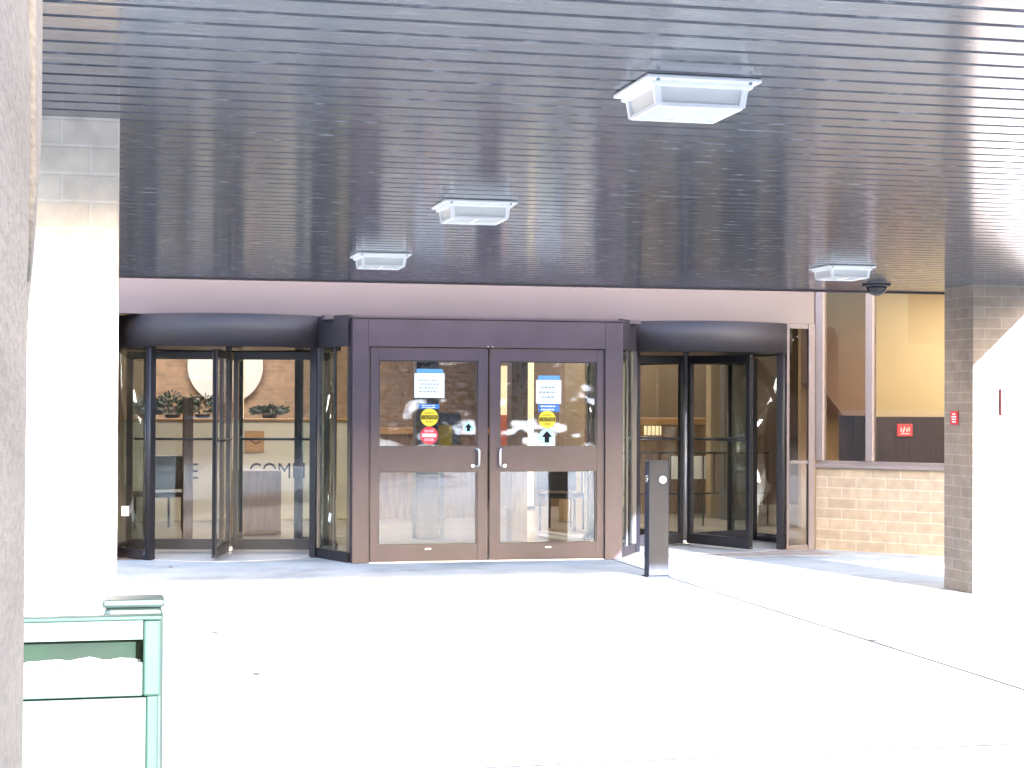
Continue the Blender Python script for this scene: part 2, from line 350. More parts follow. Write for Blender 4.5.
# ceiling lights under the canopy
LG = 'square ceiling lights under the canopy'
def ceiling_light(x, y, label):
    t = thing('ceiling_light', (x, y, H), label, 'ceiling light', LG); h = .186; z = H-.001
    pl = MB()
    pl.box(x-h, x+h, y-h, y+h, z-.014, z, bev=.004)
    pl.box(x-h+.02, x+h-.02, y-h+.02, y+h-.02, z-.03, z-.012, bev=.005)
    pl.build('mounting_plate', M['white_paint'], t)
    a, b_ = .143, .136; z1, z0 = z-.03, z-.084
    ln = MB()
    ring = [(x+sx*q, y+sy*q, zz) for q, zz in ((a, z1), (b_, z0)) for sx, sy in ((-1, -1), (1, -1), (1, 1), (-1, 1))]
    ln.grid(ring, [(3, 2, 1, 0), (4, 5, 6, 7)]+[(k, (k+1) % 4, 4+(k+1) % 4, 4+k) for k in range(4)])
    ln.build('lens', M['white_lens'], t)
    fr = MB()
    for k in range(4):
        fr.bar(ring[k], ring[4+k], .02); fr.bar(ring[4+k], ring[4+(k+1) % 4], .012)
    fr.bar((x, y-b_, z0), (x, y+b_, z0), .01)
    fr.build('lens_frame', M['white_paint'], t)
    B(x-.06, x+.03, y-.035, y+.035, z-.07, z-.04, bev=.012).build('bulb', M['cream'], t)
    for sx in (-1, 1):
        for sy in (-1, 1): MB().tube([(x+sx*.15, y+sy*.18, z-.02), (x+sx*.15, y+sy*.18, z-.013)], .006, 8).build('screw', M['textgrey'], t)
    return t
L0 = ceiling_light(1.755, 5.16, 'large white square ceiling light with prismatic lens nearest the camera')
for x, y, lb in ((1.75, 8.45, 'white square ceiling light in the middle of the slat soffit, above the double doors'),
                 (1.735, 11.5, 'small white square ceiling light at the far left, above the left revolving door'),
                 (5.15, 11.6, 'white square ceiling light at the far right, beside the black dome camera')):
    c = copy_tree(L0); c.location = (x, y, H); c['label'] = lb

# dome camera
t = thing('dome_camera', (6.17, 13.2, H), 'black dome security camera on the far edge of the soffit above the tall windows', 'camera')
MB().tube([(6.17, 13.2, H), (6.17, 13.2, H-.012), (6.17, 13.2, H-.02)], [.12, .12, .10], 28).build('base_plate', M['dome'], t)
MB().tube([(6.17, 13.2, H-.018-.075*math.sin(k*math.pi/16)) for k in range(9)], [.085*math.cos(k*math.pi/16)+.002 for k in range(9)], 28).build('dome', M['dome'], t)

# ------------------------------------------------------------------ columns
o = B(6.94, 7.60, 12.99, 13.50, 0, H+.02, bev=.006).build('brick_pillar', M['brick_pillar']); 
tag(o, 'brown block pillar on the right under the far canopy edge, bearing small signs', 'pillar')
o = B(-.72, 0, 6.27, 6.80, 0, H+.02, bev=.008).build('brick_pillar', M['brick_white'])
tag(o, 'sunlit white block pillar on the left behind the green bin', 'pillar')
# weathered concrete column close to the camera: a shaft with a haunch that flares out near the top
cc = MB()
prof = [(-.156, 0), (-.153, .94), (-.151, 1.3), (-.150, 1.66), (-.147, 1.735), (-.141, 1.80), (-.137, 1.87), (-.131, 1.98), (-.129, 2.05), (-.129, 3.6)]
n = len(prof); ring = []
for y in (1.85, 3.0): ring += [(x, y, z) for x, z in prof]
for y in (1.85, 3.0): ring += [(-.9, y, z) for x, z in prof]
fc = []
for k in range(n-1):
    fc += [(k, n+k, n+k+1, k+1), (2*n+k, 2*n+k+1, 3*n+k+1, 3*n+k), (k, k+1, 2*n+k+1, 2*n+k), (n+k, 3*n+k, 3*n+k+1, n+k+1)]
fc += [(0, 2*n, 3*n, n), (n-1, 2*n-1, 4*n-1, 3*n-1)]
cc.grid(ring, fc)
o = cc.build('concrete_column', M['cast'])
tag(o, 'rough grey weathered concrete column at the left edge, closest to the camera', 'column')
e = MB(); e.tube([(-.131, 2.42, 2.30), (-.133, 2.60, 2.10), (-.139, 2.76, 1.90), (-.148, 2.88, 1.76)], [.012, .014, .014, .008], 8)
e.build('haunch_edge', M['cast'], o)

# ------------------------------------------------------------------ building
bl = thing('entrance_building', (3.6, 17.4, 0), 'building front with a long mauve metal fascia behind the doors', 'building')
B(-.041, 7.40, 17.40, 17.60, 2.452, 3.3).build('fascia', M['fascia'], bl)
MB().box(-7, 7.4, 17.38, 17.62, 3.303, 6.5).box(-7, -.042, 17.40, 17.62, 0, 3.30).build('wall', M['brick_low'], bl)
MB().box(-7, -6.8, 17.63, 27, 0, 6.5).box(13.8, 14, 15.6, 27, 0, 6.5).box(-6.79, 13.79, 26.8, 27, 0, 6.5).build('side_wall', M['grey_wall'], bl)
MB().box(-6.79, 13.79, 17.63, 26.79, 3.25, 3.3).box(7.6, 13.79, 15.9, 17.6, 3.31, 3.36).build('ceiling', M['ceil'], bl)
B(-6.9, 13.9, 17.63, 26.9, 6.3, 6.45).build('roof', M['roof'], bl)
# head panels over the flanks of the vestibule and the space above it
B(2.0, 5.3, 17.0, 17.39, 2.404, 2.448).build('head_panel', M['bronze'], bl)

# sidelight right of the right revolving door
t = thing('sidelight_window', (7.23, 17.4, 0), 'narrow tall window squeezed between the right revolving door and the block wall', 'window')
f = MB(); f.box(7.075, 7.105, 17.38, 17.43, 0, 2.449); f.box(7.325, 7.395, 17.37, 17.43, 0, 2.449); f.box(7.106, 7.324, 17.38, 17.43, 2.40, 2.449)
f.box(7.106, 7.324, 17.38, 17.43, .93, .965); f.box(7.106, 7.324, 17.38, 17.43, 0, .05)
f.build('frame', M['fascia'], t)
B(7.107, 7.323, 17.400, 17.408, .966, 2.399).build('pane', M['glass_dark'], t)
B(7.107, 7.323, 17.400, 17.408, .051, .929).build('pane', M['glass_dark'], t)

# angled window bay: local x runs along the wall, local -y faces the forecourt
bay = thing('window_bay', (7.40, 17.42, 0), 'angled bay of tall windows on a low tan block wall beside the right pillar', 'window')
ang = math.atan2(-.7675, .641)
def bay_part(mb, name, mat, parent=bay):
    o = mb.build(name, mat); o.parent = parent
    if parent is bay: o.rotation_euler = (0, 0, ang)
    return o
bay_part(B(.03, 2.6, 0, .2, 0, .885), 'block_wall', M['brick_low'])
bay_part(MB().box(.0, 2.6, -.035, .2, .888, .925, bev=.006).box(.03, 2.6, .02, .12, .9252, .965), 'sill', M['beige_metal'])
bay_part(MB().box(.02, .115, -.005, .09, .966, 3.28, bev=.006), 'mullion', M['beige_metal'])
bay_part(MB().box(.615, .70, -.005, .09, .966, 3.28, bev=.006), 'mullion', M['beige_metal'])
bay_part(MB().box(1.62, 1.70, -.005, .09, .966, 3.28, bev=.006), 'mullion', M['beige_metal'])
bay_part(MB().box(2.52, 2.6, -.005, .09, .966, 3.28, bev=.006), 'mullion', M['beige_metal'])
for a, b_ in ((.116, .614), (.701, 1.619), (1.701, 2.519)): bay_part(B(a, b_, .04, .048, .967, 3.28), 'pane', M['glass_dark'])
bay_part(B(-.02, 2.7, -.01, .25, 3.285, 6.5), 'upper_wall', M['brick_low'])
bx, by = 7.40+.641*2.6, 17.42-.7675*2.6
MB().box(bx+.1, 13.9, by-.05, by+.15, 0, 6.5).build('return_wall', M['brick_low'], bl)

# ------------------------------------------------------------------ double door
dd = thing('double_door', (3.6, 16.6, 0), 'bronze double swing doors with two glass panels each, between the revolving doors', 'door')
FX0, FX1, FY = 2.235, 4.985, 16.6
fr = MB()
fr.box(FX0, 2.39, FY, 17.0, 0, 2.40, bev=.006); fr.box(4.80, FX1, FY, 17.0, 0, 2.40, bev=.006)
fr.box(2.3905, 4.7995, FY+.001, 17.0, 2.125, 2.399, bev=.004)
fr.box(2.3905, 2.41, FY+.03, FY+.09, 0, 2.1245); fr.box(4.78, 4.7995, FY+.03, FY+.09, 0, 2.1245)
fr.build('frame', M['bronze'], dd)
B(FX0-.012, FX1+.012, FY-.012, 17.01, 2.402, 2.414).build('drip_cap', M['bronze'], dd)
MB().tube([(3.585, FY-.002, 2.135), (3.585, FY+.01, 2.135)], .008, 10).tube([(3.635, FY-.002, 2.135), (3.635, FY+.01, 2.135)], .008, 10).build('screw', M['chrome'], dd)
def leaf(x0, x1, g0, g1, s):
    y0, y1 = FY+.02, FY+.065
    lf = MB(); b = .003
    lf.box(x0, g0, y0, y1, .012, 2.115, bev=b); lf.box(g1, x1, y0, y1, .012, 2.115, bev=b)
    for z0, z1 in ((.012, .172), (.90, 1.136), (1.993, 2.115)): lf.box(g0+.0003, g1-.0003, y0+.0005, y1-.0005, z0, z1)
    o = lf.build('door_leaf', M['bronze'], dd)
    bd = MB()
    for z0, z1 in ((.172, .90), (1.136, 1.993)):
        bd.box(g0+.0005, g0+.012, y0+.012, y0+.03, z0, z1); bd.box(g1-.012, g1-.0005, y0+.012, y0+.03, z0, z1)
        bd.box(g0+.0125, g1-.0125, y0+.012, y0+.03, z0, z0+.012); bd.box(g0+.0125, g1-.0125, y0+.012, y0+.03, z1-.012, z1)
    bd.build('glazing_bead', M['bronze_dark'], o)
    B(g0+.001, g1-.001, y0+.031, y0+.039, .172, .90).build('glass_pane', M['glass'], o)
    B(g0+.001, g1-.001, y0+.031, y0+.039, 1.136, 1.993).build('glass_pane', M['glass_wavy'], o)
    hx = g1+.005 if s < 0 else g0-.005
    d = -s*.012
    MB().tube([(hx-d*2, y0+.0, 1.115), (hx-d, y0-.04, 1.117), (hx, y0-.055, 1.10), (hx, y0-.055, .96), (hx-d, y0-.04, .943), (hx-d*2, y0, .945)], .011, 10).build('handle', M['alu'], o)
    MB().tube([(hx+s*.055, y0+.001, .95), (hx+s*.055, y0-.012, .95)], .018, 14).build('lock', M['chrome'], o)
    B((g0+g1)/2-.03, (g0+g1)/2+.03, y0-.006, y0, .125, .14).build('kick_stop', M['alu'], o)
    return o
leaf(2.415, 3.592, 2.496, 3.49, -1)
leaf(3.612, 4.778, 3.713, 4.72, 1)
B(2.41, 4.79, FY+.01, FY+.12, .0, .01).build('threshold', M['alu'], dd)
# the flanks of the vestibule, running back to the drums
for s, (ax, ay, bx_, by_) in ((-1, (2.225, 16.72, 1.995, 17.34)), (1, (4.995, 16.72, 5.315, 17.30))):
    a = Vector((ax, ay, 0)); b_ = Vector((bx_, by_, 0)); up = Vector((0, 0, 1))
    MB().bar(a+up*.05, b_+up*.05, .05, .10).bar(a+up*2.285, b_+up*2.285, .05, .31).build('flank_rail', M['band'], dd)
    MB().bar(a+up*.101, a+up*2.129, .045).bar(b_+up*.101, b_+up*2.129, .05).bar(a.lerp(b_, .5)+up*.101, a.lerp(b_, .5)+up*2.129, .022).build('flank_post', M['bronze_dark'], dd)
    MB().bar(a+up*1.115, b_+up*1.115, .008, 2.026).build('flank_glass', M['glass_drum'], dd)

# ------------------------------------------------------------------ notices on the door glass
GY = FY+.02+.030
def lines(x0, x1, z0, z1, n, y, mat, name, parent, seed):
    q = random.Random(seed); st = (z1-z0)/n
    for k in range(n):
        mb = MB(); z = z1-st*(k+.5); x = x0+q.random()*.03; e = x1-q.random()*.05
        while x < e:
            w = min(q.uniform(.012, .035), e-x); mb.box(x, x+w, y-.0006, y, z-st*.2, z+st*.2); x += w+.007
        mb.build('text_line', mat, parent)
def notice(x0, x1, z0, z1, strip, label, seed):
    t = thing('paper_notice', ((x0+x1)/2, GY, z0), label, 'notice', 'notices taped inside the door glass')
    B(x0, x1, GY-.002, GY, z0, z1).build('sheet', M['paper'], t)
    B(x0+.02, x1-.015, GY-.0015, GY, z1+.002, z1+.045).build('header_strip', M['bluegrey'], t)
    lines(x0+.03, x1-.03, z0+.04, z1-.05, strip, GY-.002, M['textgrey'], 'text_lines', t, seed)
    return t
notice(2.855, 3.155, 1.625, 1.865, 4, 'white paper notice with four text lines on the left door glass', 3)
notice(4.092, 4.352, 1.572, 1.808, 3, 'white paper notice with blue header strip on the right door glass', 5)
def blue_strip(x0, x1, z0, z1, label):
    t = thing('blue_label', ((x0+x1)/2, GY, z0), label, 'label', 'blue labels on the door glass')
    B(x0, x1, GY-.002, GY, z0, z1).build('backing', M['blue'], t)
    lines(x0+.01, x1-.01, z0+.005, z1-.005, 2, GY-.002, M['paper'], 'text_lines', t, 11); return t
blue_strip(2.905, 3.105, 1.515, 1.562, 'small blue label strip between notice and yellow sticker on left door')
blue_strip(4.115, 4.335, 1.49, 1.565, 'deep blue label under the white notice on right door')
def yellow_sticker(x, z, label):
    t = thing('round_sticker', (x, GY, z-.09), label, 'sticker', 'round stickers on the door glass')
    MB().disc_y(x, GY-.003, z, .088, .003).build('disc', M['yellow'], t)
    B(x-.082, x+.082, GY-.0045, GY-.0032, z-.02, z+.02).build('band', M['black'], t)
    text('AUTOMATIC', x, GY-.0034, z+.032, .02, M['black'], 'lettering', t, .0004, .10)
    text('CAUTION', x, GY-.0049, z-.013, .026, M['yellow'], 'lettering', t, .0004, .14)
    text('DOOR', x, GY-.0034, z-.055, .022, M['black'], 'lettering', t, .0004, .07)
yellow_sticker(3.006, 1.43, 'round yellow caution sticker above the red sticker on left door')
yellow_sticker(4.208, 1.412, 'round yellow caution sticker above the arrow sticker on right door')
t = thing('round_sticker', (3.005, GY, 1.16), 'round red do not enter sticker low on the left door glass', 'sticker', 'round stickers on the door glass')
MB().disc_y(3.005, GY-.003, 1.25, .088, .003).build('disc', M['red'], t)
B(2.935, 3.075, GY-.0045, GY-.0032, 1.235, 1.268).build('bar', M['paper'], t)
text('DO NOT', 3.005, GY-.0034, 1.283, .024, M['paper'], 'lettering', t, .0004, .095)
text('ENTER', 3.005, GY-.0034, 1.196, .024, M['paper'], 'lettering', t, .0004, .095)
def arrow_sticker(x, z, r, label, y=GY, plate=True):
    t = thing('arrow_sticker', (x, y, z-r), label, 'sticker', 'arrow stickers')
    if plate: B(x-r, x+r, y-.002, y, z-r-.075, z-.01).build('plate', M['paper'], t)
    MB().disc_y(x, y-.004, z, r, .0018).build('disc', M['palegreen'], t)
    MB().arc(0, 0, r*.98, r*.86, 0, 360, 0, .001, 32).build('ring', M['paper'], t).matrix_world = Matrix.Translation((x, y-.0045, z)) @ Matrix.Rotation(R_(90), 4, 'X')
    s = r/.085; a = [(-.024, -.055), (.024, -.055), (.024, .0), (.055, .0), (0, .062), (-.055, .0), (-.024, .0)]
    mb = MB(); i = [(x+p*s, yy, z+q*s) for yy in (y-.0062, y-.0048) for p, q in a]; n = len(a)
    mb.grid(i, [tuple(range(n)), tuple(range(2*n-1, n-1, -1))]+[(k, k+n, (k+1) % n+n, (k+1) % n) for k in range(n)])
    mb.build('arrow', M['black'], t)
    if plate: lines(x-r*.7, x+r*.7, z-r-.06, z-r-.01, 2, y-.002, M['textgrey'], 'text_lines', t, 2)
arrow_sticker(4.205, 1.235, .085, 'pale green sticker with black up arrow on right door glass')
arrow_sticker(3.40, 1.33, .055, 'small round arrow sticker at the right edge of left door glass', plate=False)

# ------------------------------------------------------------------ revolving doors
ZB0, ZB1 = 2.125, 2.449
def revolving_door(cx, cy, angles, gap, label):
    """gap: half opening angle towards the forecourt, measured around -90 degrees"""
    t = thing('revolving_door', (cx, cy, 0), label, 'revolving door', 'revolving doors'); RO = 1.14
    MB().arc(cx, cy, RO+.03, RO-.06, 0, 360, ZB0, ZB1, 96).build('drum_band', M['band'], t)
    k = 64; ring = [(cx+(RO-.061)*math.cos(2*math.pi*q/k), cy+(RO-.061)*math.sin(2*math.pi*q/k)) for q in range(k)]
    MB().prism(ring, ZB0+.02, ZB0+.06).build('drum_ceiling', M['bronze_dark'], t)
    ring = [(cx+(RO-.02)*math.cos(2*math.pi*q/k), cy+(RO-.02)*math.sin(2*math.pi*q/k)) for q in range(k)]
    MB().prism(ring, ZB1-.05, ZB1-.02).build('drum_roof', M['band'], t)
    ring = [(cx+(RO-.03)*math.cos(2*math.pi*q/k), cy+(RO-.03)*math.sin(2*math.pi*q/k)) for q in range(k)]
    MB().prism(ring, .001, .006).build('floor_disc', plain('door_mat_metal', (.40, .40, .41), .5, metal=.0, var=.1), t)
    A0, A1 = -90+gap, 90-gap
    for s in (0, 180):
        a0, a1 = A0+s, A1+s
        MB().arc(cx, cy, RO+.006, RO-.03, a0+1.6, a1-1.6, .0, .095, 40).build('base_ring', M['bronze_dark'], t)
        MB().arc(cx, cy, RO-.008, RO-.018, a0+1.6, a1-1.6, .096, ZB0-.001, 40).build('curved_glass', M['glass_drum'], t)
        MB().arc(cx, cy, RO-.002, RO-.024, (a0+a1)/2-.6, (a0+a1)/2+.6, .096, ZB0-.001, 2).build('glass_joint', M['bronze_dark'], t)
    for a in (A0, A1, A0+180, A1+180):
        MB().arc(cx, cy, RO+.02, RO-.055, a-1.6, a+1.6, 0, ZB0-.0005, 4).build('post', M['bronze_dark'], t)
    MB().tube([(cx, cy, .02), (cx, cy, ZB0+.02)], .032, 20).build('centre_shaft', M['alu'], t)
    MB().box(cx-.05, cx+.05, cy-.05, cy+.05, .007, .06, bev=.01).build('floor_pivot', M['chrome'], t)
    for a in angles:
        w = thing_child = bpy.data.objects.new('door_wing', None)
        d = Vector((math.cos(R_(a)), math.sin(R_(a)), 0)); c = Vector((cx, cy, 0)); up = Vector((0, 0, 1)); r1, r2 = .055, 1.06
        fr = MB()
        fr.bar(c+d*(r2-.03)+up*.03, c+d*(r2-.03)+up*2.10, .06, .045, up=(-d.y, d.x, 0))
        fr.bar(c+d*(r1+.02)+up*.03, c+d*(r1+.02)+up*2.10, .045, .045, up=(-d.y, d.x, 0))
        fr.bar(c+d*(r1+.043)+up*.085, c+d*(r2-.061)+up*.085, .045, .11); fr.bar(c+d*(r1+.043)+up*2.06, c+d*(r2-.061)+up*2.06, .045, .08)
        o = fr.build('door_wing', M['bronze_dark'], t)
        MB().bar(c+d*(r1+.043)+up*1.08, c+d*(r2-.061)+up*1.08, .008, 1.879).build('glass_pane', M['glass'], o)
        n_ = Vector((-d.y, d.x, 0))
        MB().tube([c+d*(r1+.06)+n_*.035+up*1.185, c+d*(r2-.09)+n_*.035+up*1.185], .013, 10).tube([c+d*(r2-.09)+n_*.035+up*1.185, c+d*(r2-.09)+n_*.005+up*1.185], .012, 8).build('push_bar', M['bronze_dark'], o)
        MB().bar(c+d*(r2-.002)+up*.06, c+d*(r2-.002)+up*2.09, .006, .03, up=n_).build('brush_seal', M['black'], o)
    return t
revolving_door(1.135, 18.13, (-101, -11, 79, 169), 46.5, 'left revolving door, a dark metal and curved glass drum beside white pillar')
revolving_door(6.18, 18.13, (-68, 22, 112, 202), 46.8, 'right revolving door, a dark drum with glass wings behind the bollard')

# hang tags seen on the drum glass: white stickers
def tagsticker(px, py, pz, w, h, rz, tilt, label, y_thin=.003):
    o = B(-w/2, w/2, -y_thin, 0, -h/2, h/2).build('white_sticker', M['paper']); o.location = (px, py, pz); o.rotation_euler = (0, tilt, rz)
    tag(o, label, 'sticker', 'white stickers on the glass')
tagsticker(2.08, 17.10, .42, .05, .09, R_(-69.6), R_(20), 'small white tilted tag low on the glass flank left of double doors')
tagsticker(.08, 17.66, .47, .08, .10, R_(-24), R_(0), 'white sticker low on the curved glass at far left', )

# ------------------------------------------------------------------ bollard
bo = thing('push_button_bollard', (4.775, 14.86, 0), 'dark grey square bollard with round steel push button before right revolving door', 'bollard')
B(4.695, 4.885, 14.80, 14.94, .012, 1.055, bev=.006).build('post', M['bollard'], bo)
B(4.68, 4.90, 14.785, 14.955, .0, .011, bev=.003).build('base_plate', M['bollard'], bo)
def btn(y0, x, z, r):
    MB().tube([(x, y0, z), (x, y0-.008, z), (x, y0-.016, z)], [r, r, r*.85], 24).build('push_button', M['chrome'], bo)
btn(14.8, 4.822, .885, .038)
MB().tube([(4.695, 14.85, .89), (4.683, 14.85, .89)], .034, 20).build('push_button', M['chrome'], bo)
for x in (4.745, 4.845): MB().tube([(x, 14.80, .045), (x, 14.786, .045)], .013, 10).build('bolt', M['chrome'], bo)

# ------------------------------------------------------------------ signs on the right pillar
t = thing('alarm_plate', (6.965, 13.30, 1.415), 'small red plate with white lettering on the shaded side of right pillar', 'sign')
B(6.928, 6.939, 13.235, 13.365, 1.405, 1.52, bev=.003).build('plate', M['red'], t)
q = MB()
for z, a, b_ in ((1.495, 13.275, 13.325), (1.472, 13.26, 13.34), (1.45, 13.265, 13.335), (1.428, 13.27, 13.33)): q.box(6.9265, 6.9278, a, b_, z-.006, z+.006)
q.build('lettering', M['paper'], t)
t = thing('wall_plaque', (7.28, 13.02, 1.5), 'white square plaque with thin red frame on the front of right pillar', 'sign')
B(7.19, 7.385, 12.965, 12.989, 1.50, 1.70).build('panel', M['paper'], t)
q = MB().ring_y(7.181, 7.391, 1.49, 1.706, .0085, 12.962, 12.989)
q.build('frame', plain('faded_red', (.16, .03, .04), .7, spec=.2), t)

# ------------------------------------------------------------------ litter bin
bn = thing('litter_bin', (-.25, 4.7, 0), 'green and white metal litter bin with a wide slot at lower left', 'bin')
x0, x1, y0, y1 = -.66, .112, 4.5, 4.84
for sx in (x0, x1-.044):
    for sy in (y0, y1-.044): B(sx, sx+.044, sy, sy+.044, .805, 1.0 if sy == y0 else .92, bev=.006).build('lid_post', M['bin'], bn)
for sx in (x0+.004, x1-.036):
    for sy in (y0+.006, y1-.034): B(sx, sx+.03, sy, sy+.03, 0, .8045, bev=.005).build('body_post', M['bin'], bn)
B(x0-.004, x1+.004, y0-.006, y0+.045, 1.001, 1.013, bev=.004).build('lid_rim', M['bin'], bn)
MB().bar((-.274, y0+.046, 1.004), (-.274, y1, .925), x1-x0, .008).build('lid_top', M['bin_panel'], bn)
q = MB(); q.box(x0+.045, x1-.045, y0+.004, y0+.02, .952, 1.0); q.box(x0+.045, x1-.045, y1-.02, y1-.004, .81, .915)
q.box(x0+.006, x0+.02, y0+.045, y1-.045, .81, .93); q.box(x1-.02, x1-.006, y0+.045, y1-.045, .81, .93); q.build('lid_panel', M['bin_panel'], bn)
B(x0+.045, x1-.045, y0+.004, y0+.02, .806, .893, bev=.004).build('slot_panel', M['bin_panel'], bn)
B(x0+.045, x1-.045, y0+.085, y0+.09, .70, .95).build('inner_flap', plain('inner_green', (.009, .020, .0105), .7, var=.25, scale=9, spec=.2), bn)
q = MB(); q.box(x0+.035, x1-.037, y0+.012, y0+.024, .06, .80); q.box(x0+.035, x1-.037, y1-.024, y1-.012, .06, .80); q.box(x0+.010, x0+.022, y0+.037, y1-.035, .06, .80); q.box(x1-.022, x1-.010, y0+.037, y1-.035, .06, .80)
q.build('body_panel', M['bin_panel'], bn)
B(x0+.03, x1-.03, y0+.03, y1-.03, .05, .06).build('bottom', M['bin_dark'], bn)
lt = MB(); rl = random.Random(4); nx, ny = 26, 8
hz = [[.889+.006*math.sin(k*.9+jj)*math.sin(jj*1.3+.5*k)+rl.uniform(-.006, .006) for k in range(nx+1)] for jj in range(ny+1)]
pv = [(x0+.05+(x1-x0-.1)*k/nx, y0+.026+.055*jj/ny, hz[jj][k]) for jj in range(ny+1) for k in range(nx+1)]
lt.grid(pv, [(jj*(nx+1)+k, jj*(nx+1)+k+1, (jj+1)*(nx+1)+k+1, (jj+1)*(nx+1)+k) for jj in range(ny) for k in range(nx)])
o = lt.build('rubbish', M['litter'], None); tag(o, 'pale crumpled rubbish heaped inside the slot of the green bin', 'rubbish', kind='stuff')
rb = MB(); rb.box(-.036, .128, 4.88, 5.0, 0, .988, bev=.02)
o = rb.build('utility_box', M['bin_dark']); tag(o, 'narrow dark green metal box standing right behind the litter bin', 'box')
B(-.040, .132, 4.875, 5.005, .989, 1.012, bev=.009).build('cap', M['bin_dark'], o)

# ------------------------------------------------------------------ lobby seen through the glass
lw = thing('lobby_wall', (1, 26.6, 0), 'brown brick back wall of the lobby behind the left revolving door', 'wall')
B(-6.7, 5.6, 26.5, 26.7, 0, 3.24).build('brickwork', M['brick_lobby'], lw)
lw2 = thing('lobby_wall', (9, 25.5, 0), 'brown plastered lobby wall seen beyond the right revolving door', 'wall')
B(5.62, 13.7, 25.4, 25.6, 0, 3.24).build('plaster', M['brown_wall'], lw2)
B(7.3, 7.9, 25.36, 25.399, 1.75, 2.7).build('lit_wall_patch', M['glow'], lw2)  # emission paints the lamplight on this piece of wall
o = MB().disc_y(1.60, 26.40, 2.13, .57, .06, 48).build('wall_disc', plain('greyish_white', (.52, .50, .47), .6, var=.05)); tag(o, 'large cream disc on the lobby brick wall behind left revolving door', 'disc')
ct = thing('reception_counter', (1.2, 23, 0), 'cream reception counter with dark lettering and planting along the top', 'counter')
B(-2.5, 3.36, 23, 23.6, 0, 1.33, bev=.01).build('front_panel', M['cream'], ct)
B(-2.5, 3.36, 22.96, 23.5, 1.332, 1.36, bev=.006).build('top', M['wood_light'], ct)
text('E', .985, 22.999, .56, .205, M['black'], 'lettering', ct, .004, .105)
text('COMM', 2.09, 22.999, .56, .205, M['black'], 'lettering', ct, .004, .735)
o = B(1.655, 1.91, 22.975, 22.999, .912, 1.193, bev=.004).build('wood_plaque', M['wood_light']); tag(o, 'square honey coloured wooden plaque on the cream counter front', 'plaque')
q = MB(); q.bar((1.71, 22.973, 1.08), (1.80, 22.973, 1.02), .014, .004, up=(0, 1, 0)); q.bar((1.80, 22.973, 1.02), (1.86, 22.973, 1.06), .014, .004, up=(0, 1, 0)); q.build('emblem', M['wood_dark'], o)
def plant(x, y, z, w, h, n, seed, label):
    q = random.Random(seed); t = thing('potted_plant', (x, y, z), label, 'plant', 'plants on the reception counter')
    MB().tube([(x, y, z), (x, y, z+.05)], [.09, .11], 16).build('pot', M['wood_dark'], t)
    mb = MB()
    for k in range(n):
        a = q.uniform(0, 6.28); r = q.random()**.6*w/2; zz = z+.05+q.random()*h*(1-r/w)
        c = Vector((x+r*math.cos(a), y+r*.5*math.sin(a), zz)); d = Vector((math.cos(a), math.sin(a)*.6, q.uniform(-.2, .8))).normalized(); s = d.orthogonal().normalized(); l = q.uniform(.04, .10)
        mb.poly([c, c+d*l*.5+s*l*.2, c+d*l, c+d*l*.5-s*l*.2])
    mb.build('foliage', M['leaf'], t, fix=False)
for k, (x, w, h, lb) in enumerate(((.72, .4, .26, 'leafy dark plant at the left end of the counter planting, below the disc'), (1.12, .5, .24, 'bushy dark plant left of the glowing column on the counter'),
                                   (2.02, .35, .10, 'low green plant right of the glowing column on the counter'), (.38, .3, .2, 'dark plant on the counter beside the left post of left revolving door'))):
    plant(x, 23.45, 1.362, w*1.25, h*1.25, 420, 20+k, lb)
def glow_column(x, y, z0, z1, w, label):  # emission stands in for lamplight falling on lobby walls and columns
    t = thing('lit_column', (x, y, z0), label, 'lamp', 'warm lit columns in the lobby')
    B(x-w/2, x+w/2, y-w/2, y+w/2, z0+.05, z1, bev=.01).build('glow_body', M['glow'], t)
    B(x-w/2-.02, x+w/2+.02, y-w/2-.02, y+w/2+.02, z0, z0+.048).build('base', M['wood_dark'], t); return t
glow_column(1.66, 24.2, 0, 2.35, .12, 'tall warm lit column, glow painted in, behind the counter and its plaque')
glow_column(5.23, 23.3, 1.0, 2.10, .18, 'warm lit column, glow painted in, seen at left edge of right door glass')
glow_column(7.33, 24.3, 0, 2.4, .20, 'warm lit column, glow painted in, seen beside the left post of right revolving door')
glow_column(6.0, 24.8, 0, 2.5, .10, 'thin warm lit column, glow painted in, seen behind the notice on right door')
# brown boxes and posts in the lobby
o = B(1.43, 1.90, 20.4, 20.85, 0, .765, bev=.006).build('wooden_plinth', M['wood']); tag(o, 'brown wooden plinth standing before the lettering on the counter', 'plinth')
o = B(.735, .85, 20.0, 20.2, 0, 1.62, bev=.006).build('wooden_post', M['wood']); tag(o, 'slim brown wooden post seen through left revolving door', 'post')
o = B(3.36, 3.62, 19.45, 19.7, 0, 2.5, bev=.006).build('wooden_column', M['wood_dark']); tag(o, 'dark column behind the notices of the left door', 'column')
o = B(4.385, 4.575, 19.0, 19.25, 0, 3.2, bev=.006).build('wooden_column', M['wood']); tag(o, 'brown column seen left of the notice in right door glass', 'column')
o = B(5.80, 6.12, 22.0, 22.3, 0, 3.2, bev=.006).build('wooden_column', M['tan_wall']); tag(o, 'tan column seen right of the notice in right door glass', 'column')
o = B(8.03, 8.21, 22.5, 22.7, 0, 3.2, bev=.006).build('wooden_column', M['tan_wall']); tag(o, 'pale tan column in the middle of right revolving door', 'column')
o = B(8.05, 8.36, 22.0, 22.2, 0, 3.2, bev=.006).build('wooden_column', M['grey_wall']); tag(o, 'dark broad column at the right in right revolving door', 'column')
sh = thing('lobby_desk', (4.2, 23, 0), 'long honey wood desk with lit edge behind the double doors', 'desk')
